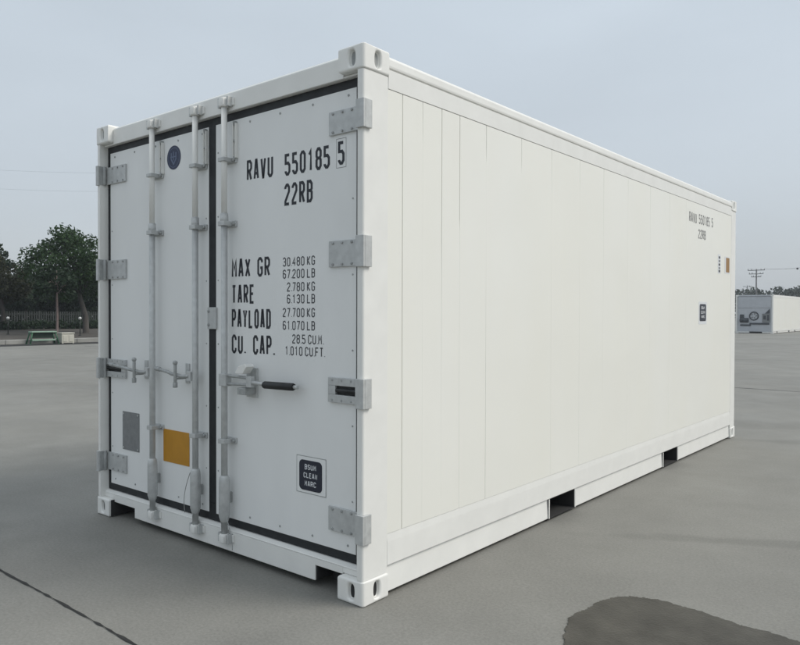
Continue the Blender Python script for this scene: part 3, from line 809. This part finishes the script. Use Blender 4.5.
# ------------------------------------------------------------------ distant container (machinery end towards us)
def far_container():
    x1, y0, Ln, Hh = -9.80, 52.6, 12.19, 2.72
    x0 = x1 - W_
    t = thing('shipping_container', ((x0 + x1) / 2, y0 + Ln / 2, 0), 'far white long container with grey refrigeration machinery end, before the distant trees', 'shipping container', 'white containers standing in the yard')
    for x, s in ((x1, -1), (x0, 1)):
        for a, b in ((y0, y0 + 0.178), (y0 + Ln - 0.178, y0 + Ln)):
            for z in (0, Hh - 0.118):
                mb = MB(); mb.box(x, x + s * 0.162, a, b, z, z + 0.118, 'frame')
                mb.box(x - s * 0.002, x, a + 0.06, b - 0.06, z + 0.03, z + 0.09, 'dark'); build('corner_casting', mb, t)
            mb = MB(); mb.box(x + s * 0.004, x + s * 0.10, a + 0.004, b - 0.004, 0.119, Hh - 0.119, 'frame'); build('corner_post', mb, t)
        mb = MB()
        mb.box(x + s * 0.012, x + s * 0.06, y0 + 0.18, y0 + Ln - 0.18, 0.262, Hh - 0.182, 'panel'); build('side_wall', mb, t)
        mb = MB(); mb.box(x + s * 0.003, x + s * 0.09, y0 + 0.18, y0 + Ln - 0.18, Hh - 0.18, Hh - 0.012, 'frame'); build('top_side_rail', mb, t)
        mb = MB(); mb.box(x + s * 0.003, x + s * 0.09, y0 + 0.18, y0 + Ln - 0.18, 0.15, 0.26, 'frame')
        for a, b in ((0.18, 1.2), (1.5, 4.9), (5.3, 6.9), (7.3, 10.7), (11, Ln - 0.18)): mb.box(x + s * 0.03, x + s * 0.09, y0 + a, y0 + b, 0.03, 0.149, 'frame')
        build('bottom_side_rail', mb, t)
    mb = MB(); mb.box(x0 + 0.10, x1 - 0.10, y0 + 0.1, y0 + Ln - 0.1, Hh - 0.05, Hh - 0.014, 'frame'); build('roof', mb, t)
    mb = MB(); mb.box(x0 + 0.10, x1 - 0.10, y0 + 0.6, y0 + Ln - 0.1, 0.15, 0.2, 'dark'); build('floor', mb, t)
    mb = MB(); mb.box(x0 + 0.10, x1 - 0.10, y0 + Ln - 0.06, y0 + Ln - 0.03, 0.2, Hh - 0.06, 'frame'); build('front_bulkhead', mb, t)
    mb = MB(); f = y0 + 0.03
    mb.box(x0 + 0.105, x1 - 0.105, f + 0.03, f + 0.09, 0.12, Hh - 0.125, 'unit')           # backing panel
    mb.box(x0 + 0.165, x1 - 0.165, f - 0.01, f + 0.03, Hh - 0.11, Hh - 0.02, 'unit')
    xc = (x0 + x1) / 2 - 0.02
    mb.box(x0 + 0.13, x1 - 0.13, f + 0.004, f + 0.03, 1.80, Hh - 0.16, 'unit')             # evaporator cover
    u = build('refrigeration_unit', mb, t, bevel=0.01)
    mb = MB()
    ring = [(xc + 0.28 * math.cos(a), f + 0.008, 1.22 + 0.28 * math.sin(a)) for a in [2 * math.pi * i / 32 for i in range(33)]]
    mb.tube(ring, 0.040, 'unitdark', 8, caps=False)
    for i in range(5):
        a = 2 * math.pi * i / 5
        mb.face([(xc + r * math.cos(a + o), f + 0.02 + oo, 1.22 + r * math.sin(a + o)) for r, o, oo in ((0.07, -0.3, 0), (0.22, -0.22, 0.015), (0.22, 0.22, -0.005), (0.07, 0.3, 0.0))], 'greyplate')
    mb.tube([(xc, f - 0.01, 1.22), (xc, f + 0.03, 1.22)], 0.09, 'unit', 16)
    build('condenser_fan', mb, u)
    mb = MB()
    mb.tube([(x0 + 0.30, f - 0.005, 0.92), (x0 + 0.85, f - 0.005, 0.92)], 0.16, 'unitdark', 16)
    mb.box(x0 + 0.28, x0 + 0.55, f - 0.02, f + 0.025, 1.02, 1.32, 'unitdark'); build('compressor', mb, u)
    mb = MB(); mb.box(x1 - 0.70, x1 - 0.20, f - 0.02, f + 0.025, 0.78, 1.38, 'greyplate')
    mb.box(x1 - 0.62, x1 - 0.46, f - 0.03, f - 0.021, 0.98, 1.25, 'unitdark'); mb.box(x1 - 0.38, x1 - 0.26, f - 0.03, f - 0.021, 0.9, 1.3, 'unitdark')
    mb.prism([(x1 - 0.52, 1.40), (x1 - 0.22, 1.40), (x1 - 0.22, 1.72)], lambda p: (p[0], f - 0.02, p[1]), lambda p: (p[0], f + 0.025, p[1]), 'unitdark')
    build('control_box', mb, u)
    mb = MB(); mb.box(xc - 0.28, x1 - 0.25, f - 0.018, f + 0.025, 0.62, 0.74, 'unitdark'); mb.box(x0 + 0.3, x0 + 1.0, f - 0.018, f + 0.025, 0.52, 0.62, 'unitdark'); build('pipework', mb, u)
    mb = MB(); mb.box(x0 + 0.165, x0 + 0.9, f, f + 0.05, 0.03, 0.119, 'frame'); mb.box(x1 - 0.7, x1 - 0.165, f, f + 0.05, 0.03, 0.119, 'frame')
    mb.box(x0 + 0.165, x1 - 0.165, f + 0.06, f + 0.07, 0.01, 0.119, 'dark'); build('bottom_sill', mb, t)
far_container()

# ------------------------------------------------------------------ vegetation
def leaf_mesh(name, centres, radii, per, size, m, parent, loc, seed, flat=0.75):
    r = np.random.default_rng(seed)
    C = np.array(centres, float); R = np.array(radii, float)
    idx = np.repeat(np.arange(len(C)), per)
    d = r.normal(size=(len(idx), 3)); d /= np.linalg.norm(d, axis=1)[:, None]
    rad = R[idx] * r.random(len(idx)) ** 0.45
    p = C[idx] + d * rad[:, None] * np.array([1, 1, flat])
    n = len(p)
    nrm = d * 0.5 + r.normal(size=(n, 3)) * 0.6 + np.array([0, 0, 0.35]); nrm /= np.linalg.norm(nrm, axis=1)[:, None]
    a = r.normal(size=(n, 3)); a -= nrm * (a * nrm).sum(1)[:, None]; a /= np.linalg.norm(a, axis=1)[:, None]
    b = np.cross(nrm, a)
    s = size * (0.6 + 0.8 * r.random(n))[:, None]
    q = np.stack([p - a * s, p - b * s * 0.55, p + a * s, p + b * s * 0.55], 1)
    v = q.reshape(-1, 3)
    v[:, 2] = np.maximum(v[:, 2], 0.02)
    me = bpy.data.meshes.new(name)
    me.vertices.add(len(v)); me.vertices.foreach_set('co', v.ravel())
    me.loops.add(4 * n); me.loops.foreach_set('vertex_index', np.arange(4 * n))
    me.polygons.add(n); me.polygons.foreach_set('loop_start', np.arange(0, 4 * n, 4)); me.polygons.foreach_set('loop_total', np.full(n, 4))
    me.update(); me.validate()
    me.materials.append(M[m])
    o = bpy.data.objects.new(name, me); COL.objects.link(o)
    if parent: o.parent = parent
    else: o.location = loc
    return o

def vz(x): return 0.155 + 0.22 * max(0.0, min(1.0, (-29.6 - x) / 11.0))
def tree(x, y, height, crown_r, crown_z0, trunk_r, m, barkm, label, seed, lean=(0, 0), per=85, size=0.10, nlobes=34):
    r = random.Random(seed)
    t = thing('broadleaf_tree', (x, y, vz(x) - 0.03), label, 'tree', 'trees along the yard edge')
    height -= vz(x) - 0.03
    cz = (height + crown_z0) / 2; rz = (height - crown_z0) / 2
    cen, rad = [], []
    tips = []
    while len(cen) < nlobes:
        px, py, pz = r.uniform(-1, 1), r.uniform(-1, 1), r.uniform(-1, 1)
        d = math.sqrt(px * px + py * py + pz * pz)
        if d > 1 or d < 0.35 and r.random() < 0.6: continue
        taper = 1 - 0.35 * max(0, pz)
        rr = crown_r * r.uniform(0.20, 0.36)
        k = 1 - 0.5 * rr / crown_r
        q = (lean[0] + px * crown_r * taper * k, lean[1] + py * crown_r * taper * k, cz + pz * (rz - rr * 0.6))
        cen.append(q); rad.append(rr); tips.append(q)
    mb = MB()
    fork = Vector((lean[0] * 0.3, lean[1] * 0.3, max(0.9, crown_z0 + 0.25 * (cz - crown_z0))))
    mid = Vector((lean[0] * 0.1 + r.uniform(-.06, .06), r.uniform(-.06, .06), fork.z * 0.5))
    mb.tube([(0, 0, -0.12), (0, 0, 0.0), mid, fork, (lean[0] * 0.7, lean[1] * 0.7, cz), (lean[0], lean[1], height - rz * 0.4)], [trunk_r * 1.5, trunk_r * 1.2, trunk_r, trunk_r * 0.85, trunk_r * 0.5, trunk_r * 0.15], barkm, 9)
    for q in tips[::2]:
        q = Vector(q); s = fork.lerp(Vector((lean[0] * 0.7, lean[1] * 0.7, cz)), r.uniform(0, 0.9))
        mb.tube([s, s.lerp(q, 0.5) + Vector((0, 0, 0.12 * crown_r)), q], [trunk_r * 0.42, trunk_r * 0.26, trunk_r * 0.08], barkm, 6)
    me = build('trunk', mb)
    me.parent = t; me.location = (0, 0, 0)
    # undo recentring: keep local coordinates
    v = np.array(mb.v); c = (v.min(0) + v.max(0)) / 2; c[2] = v[:, 2].min(); me.location = Vector(c)
    leaf_mesh('crown', cen, rad, per, size, m, t, (0, 0, 0), seed)
    return t

def at(u, depth):
    """ground point seen in photograph column u, that many metres along the view axis"""
    k = (u - 400) / 719.58
    return (CAM.x + (_f.x + _r.x * k) * depth, CAM.y + (_f.y + _r.y * k) * depth)
def height_at(v, depth): return CAM.z + (312.3 - v) / 719.58 * depth

x, y = at(86, 38); tree(x, y, height_at(224, 38), 2.45, 1.25, 0.14, 'leaf', 'bark', 'tallest dark green tree with broad rounded crown and thick grey trunk at the yard edge', 11, lean=(-0.45, -0.75), per=190, size=0.085, nlobes=58)
x, y = at(57, 34.5); tree(x, y, height_at(262, 34.5), 1.25, 1.55, 0.055, 'leaf_dark', 'bark_pale', 'small tree with slim pale trunk rising right behind the green bench', 12, per=80, size=0.09, nlobes=20)
x, y = at(4, 40); tree(x, y, height_at(252, 40), 1.9, 1.2, 0.12, 'leaf_olive', 'bark', 'low olive tinted tree at the left end of the row', 13, lean=(0.0, -0.4), per=190, size=0.08, nlobes=38)
x, y = at(-12, 46); tree(x, y, height_at(226, 46), 1.6, 2.2, 0.15, 'leaf_dark', 'bark', 'tall dark tree rising behind the olive tinted tree', 14, per=110, size=0.11, nlobes=34)
x, y = at(26, 47); tree(x, y, height_at(272, 47), 2.1, 0.9, 0.12, 'leaf_dark', 'bark', 'low dark tree filling the gap between the olive tree and the tallest tree', 15, per=130, size=0.11, nlobes=36)
x, y = at(58, 50); tree(x, y, height_at(262, 50), 2.6, 0.7, 0.14, 'leaf_dark', 'bark', 'dark bushy tree standing behind the tallest tree, left of its trunk', 16, per=130, size=0.12, nlobes=40)
x, y = at(100, 48); tree(x, y, height_at(255, 48), 2.4, 0.7, 0.14, 'leaf_dark', 'bark', 'dark bushy tree beside the white container corner, behind the tallest tree', 17, per=130, size=0.12, nlobes=40)
x, y = at(-4, 50); tree(x, y, height_at(268, 50), 2.4, 0.7, 0.14, 'leaf_dark', 'bark', 'dark low bushy tree under the tall tree at the far left', 18, per=130, size=0.12, nlobes=36)

# verge, kerb, near-black strip along the kerb foot
KX = -29.25
mb = MB(); mb.prism([(KX - 0.31, 0.155), (-40.6, 0.375), (-85, 0.40), (-85, 0.001), (KX - 0.31, 0.001)], lambda p: (p[0], -40, p[1]), lambda p: (p[0], 60, p[1]), 'soil'); struct(build('verge', mb))
mb = MB(); yy = -40.0
while yy < 60:
    mb.box(KX - 0.305, KX, yy + 0.006, yy + 0.994, 0.001, 0.20, 'kerb'); yy += 1.0
struct(build('kerb', mb, bevel=0.02))
sheet('kerb_strip', [(KX + 0.001, -40), (KX + 1.5, -40), (KX + 1.5, 60), (KX + 0.001, 60)], 0.004, 'kerb_strip')

# hedge in front of the fence
def hedge(hx, y0, y1, zc, zr, rmin, rmax, step, per, size, m, label, seed):
    rh = random.Random(seed); cen, rad = [], []; yy = y0
    while yy < y1:
        cen.append((rh.uniform(-.25, .25), yy - (y0 + y1) / 2, zc + rh.uniform(-zr, zr))); rad.append(rh.uniform(rmin, rmax)); yy += step
    tag(leaf_mesh('hedge', cen, rad, per, size, m, None, (hx, (y0 + y1) / 2, 0.36), seed, 0.9), label, 'hedge')
hedge(-40.3, 4, 38, 0.20, 0.10, 0.30, 0.42, 0.22, 90, 0.08, 'leaf_dark', 'low clipped dark hedge running along the foot of the grey picket fence', 77)
hedge(-50.0, -14, 110, 1.25, 0.95, 0.6, 1.0, 0.12, 120, 0.13, 'leaf_dark', 'tall dense dark hedge closing the view behind the picket fence', 78)

# picket fence
fx = -42.0
fn = thing('picket_fence', (fx, 20, 0.37), 'long grey fence of upright pickets behind the hedge', 'fence')
mb = MB(); yy = 5.0
while yy < 38:
    mb.box(fx - 0.012, fx + 0.012, yy, yy + 0.07, 0.42, 1.40, 'fence'); yy += 0.14
build('pickets', mb, fn)
for z in (0.60, 1.20):
    mb = MB(); mb.box(fx - 0.06, fx - 0.013, 5, 38, z, z + 0.07, 'fence'); build('rail', mb, fn)
for i in range(12):
    mb = MB(); mb.box(fx - 0.15, fx - 0.061, 5 + i * 3 - 0.045, 5 + i * 3 + 0.045, 0.36, 1.45, 'fence'); build('post', mb, fn)

# globe lamps on the verge
for u, lab in ((80, 'small white globe lamp on a short post beside the thick trunk of the tallest tree'), (8, 'small white globe lamp on a short post below the olive tinted tree')):
    x, y = at(u, 35.2)
    g0 = vz(x) - 0.01
    t = thing('garden_lamp', (x, y, g0), lab, 'lamp', 'globe lamps on the verge')
    mb = MB(); mb.tube([(x, y, g0), (x, y, g0 + 0.05)], 0.07, 'fence', 10); mb.tube([(x, y, g0 + 0.05), (x, y, 1.0)], 0.022, 'fence', 8); build('post', mb, t)
    mb = MB(); mb.sphere((x, y, 1.06), 0.075, 'lampwhite'); build('globe', mb, t)

# bench and white box
bx, by = -29.02, 11.40
b_ = thing('bench', (bx, by, 0), 'low green bench with pale slats standing at the kerb below the trees', 'bench')
w = 0.52
mb = MB()
for i in range(3): mb.box(bx - 0.17 + i * 0.125, bx - 0.07 + i * 0.125, by - w, by + w, 0.50, 0.545, 'green_pale')
build('seat', mb, b_, bevel=0.004)
mb = MB(); mb.box(bx - 0.02, bx + 0.01, by - w + 0.10, by + w - 0.10, 0.255, 0.498, 'green_dark'); build('apron', mb, b_)
mb = MB(); mb.box(bx + 0.115, bx + 0.155, by - w + 0.03, by + w - 0.03, 0.145, 0.215, 'green_pale'); build('stretcher', mb, b_, bevel=0.004)
for s in (-1, 1):
    mb = MB()
    for q in (-1, 1):
        mb.tube([(bx + q * 0.19, by + s * (w + 0.07), 0.03), (bx + q * 0.13, by + s * (w - 0.04), 0.498)], 0.030, 'green', 8)
    mb.tube([(bx - 0.16, by + s * (w - 0.02), 0.45), (bx + 0.16, by + s * (w - 0.02), 0.45)], 0.025, 'green', 8)
    for q in (-1, 1): mb.box(bx + q * 0.19 - 0.035, bx + q * 0.19 + 0.035, by + s * (w + 0.07) - 0.035, by + s * (w + 0.07) + 0.035, 0.0, 0.03, 'green')
    build('leg', mb, b_)
cx, cy = -28.95, 12.36
t = thing('storage_box', (cx, cy, 0), 'grubby white square box with lid standing at the kerb just right of the green bench', 'box')
mb = MB(); mb.box(cx - 0.2, cx + 0.2, cy - 0.27, cy + 0.27, 0.03, 0.42, 'boxwhite')
for q in (-0.12, 0.12): mb.box(cx + 0.2, cx + 0.215, cy + q - 0.09, cy + q + 0.09, 0.08, 0.36, 'boxwhite')
for a in (-1, 1):
    for b in (-1, 1): mb.box(cx + a * 0.17 - 0.03, cx + a * 0.17 + 0.03, cy + b * 0.23 - 0.03, cy + b * 0.23 + 0.03, 0.0, 0.0295, 'boxwhite')
build('box_body', mb, t, bevel=0.015)
mb = MB(); mb.box(cx - 0.22, cx + 0.225, cy - 0.29, cy + 0.29, 0.421, 0.475, 'boxwhite'); build('lid', mb, t, bevel=0.015)

# far wood beyond the distant container
cen, rad = [], []
rf = random.Random(9)
for i in range(900):
    x = rf.uniform(-95, 45)
    y = 165 + rf.uniform(-5, 10)
    u = (x + 60) / 60
    top = 7.0 + 0.4 * math.sin(x * 0.16) + 0.35 * math.sin(x * 0.43 + 1) + 0.25 * math.sin(x * 1.3)
    if x > -28: top -= min(1.6, (x + 28) * 0.15)
    z = top - 1.0 - (top - 1.6) * rf.random() ** 1.6
    cen.append((x + 25, y - 168, z)); rad.append(rf.uniform(0.9, 1.6))
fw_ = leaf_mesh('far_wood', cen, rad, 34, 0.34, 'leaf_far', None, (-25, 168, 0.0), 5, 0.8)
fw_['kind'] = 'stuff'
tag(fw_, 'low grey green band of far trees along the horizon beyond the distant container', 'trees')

# power poles and lines
def pole(x, y, hgt, arms, r, label):
    t = thing('utility_pole', (x, y, 0), label, 'utility pole', 'utility poles beyond the yard')
    mb = MB(); mb.tube([(x, y, 0), (x, y, hgt)], r * 1.3, 'wood_pole', 10, r1=r); build('mast', mb, t)
    for z, w_ in arms:
        mb = MB(); mb.box(x - w_ / 2, x + w_ / 2, y - r - 0.09, y - r, z - 0.05, z + 0.05, 'wood_pole')
        for q in (-0.48, -0.28, 0.28, 0.48): mb.tube([(x + q * w_, y - r - 0.045, z + 0.05), (x + q * w_, y - r - 0.045, z + 0.24)], 0.05, 'wood_pole', 8)
        build('crossarm', mb, t)
    return t
px, py = at(756, 120)
pole(px, py, 8.85, ((8.65, 2.6), (8.05, 2.2), (7.55, 1.5)), 0.10, 'grey utility pole with three crossarms above the far container')
qx, qy = at(747, 220)
pole(qx, qy, 10.1, ((9.75, 2.4),), 0.13, 'farthest utility pole, only its single crossarm showing above the far wood')
ox, oy = at(905, 84)
pole(ox, oy, 9.2, ((9.0, 2.9), (8.4, 2.5)), 0.13, 'utility pole at the right beyond the frame')

def cable(p0, p1, sag, r, label, ball=None):
    pts = []
    for i in range(41):
        s = i / 40; q = Vector(p0).lerp(Vector(p1), s); q.z -= sag * 4 * s * (1 - s); pts.append(q)
    mb = MB(); mb.tube(pts, r, 'cable', 6)
    if ball is not None: mb.sphere(pts[int(ball * 40)], 0.16, 'cable', 12, 8)
    tag(build('power_line', mb), label, 'cable', 'overhead power lines')
cable((px - 1.35, py - .17, 8.9), (ox - 1.35, oy - .17, 9.2), 0.9, 0.012, 'thin power line leaving the left tip of the top crossarm')
cable((px + 1.35, py - .17, 8.9), (ox + 1.35, oy - .17, 9.2), 0.9, 0.012, 'thin power line with dark marker ball leaving the right tip of the top crossarm', 0.275)
ax, ay = at(-95, 60); bx_, by_ = at(215, 60)
pole(ax, ay, 13.6, ((13.4, 2.4), (11.9, 2.0)), 0.14, 'tall utility pole left of the trees outside the frame')
pole(bx_, by_, 13.0, ((12.8, 2.4), (11.4, 2.0)), 0.14, 'tall utility pole hidden behind the nearest container')
cable((ax, ay, 13.65), (bx_, by_, 13.05), 0.35, 0.004, 'upper of the two faint power lines above the trees')
cable((ax, ay, 12.15), (bx_, by_, 11.65), 0.45, 0.004, 'lower of the two faint power lines above the trees')

# ------------------------------------------------------------------ thin haze over the whole yard
HAZE = True
if HAZE:
    hm = bpy.data.materials.new('thin_haze'); hm.use_nodes = True
    n = hm.node_tree; n.nodes.clear()
    o_ = n.nodes.new('ShaderNodeOutputMaterial'); pv = n.nodes.new('ShaderNodeVolumePrincipled')
    pv.inputs['Color'].default_value = (0.80, 0.86, 0.93, 1)
    pv.inputs['Density'].default_value = 0.0009
    pv.inputs['Anisotropy'].default_value = 0.2
    n.links.new(pv.outputs[0], o_.inputs['Volume'])
    M['haze'] = hm
    mb = MB(); mb.box(-G - 10, G + 10, -G - 10, G + 10, -1, 16, 'haze')
    hz = build('haze', mb); hz['kind'] = 'stuff'
    tag(hz, 'thin pale haze filling the air over the yard', 'haze')
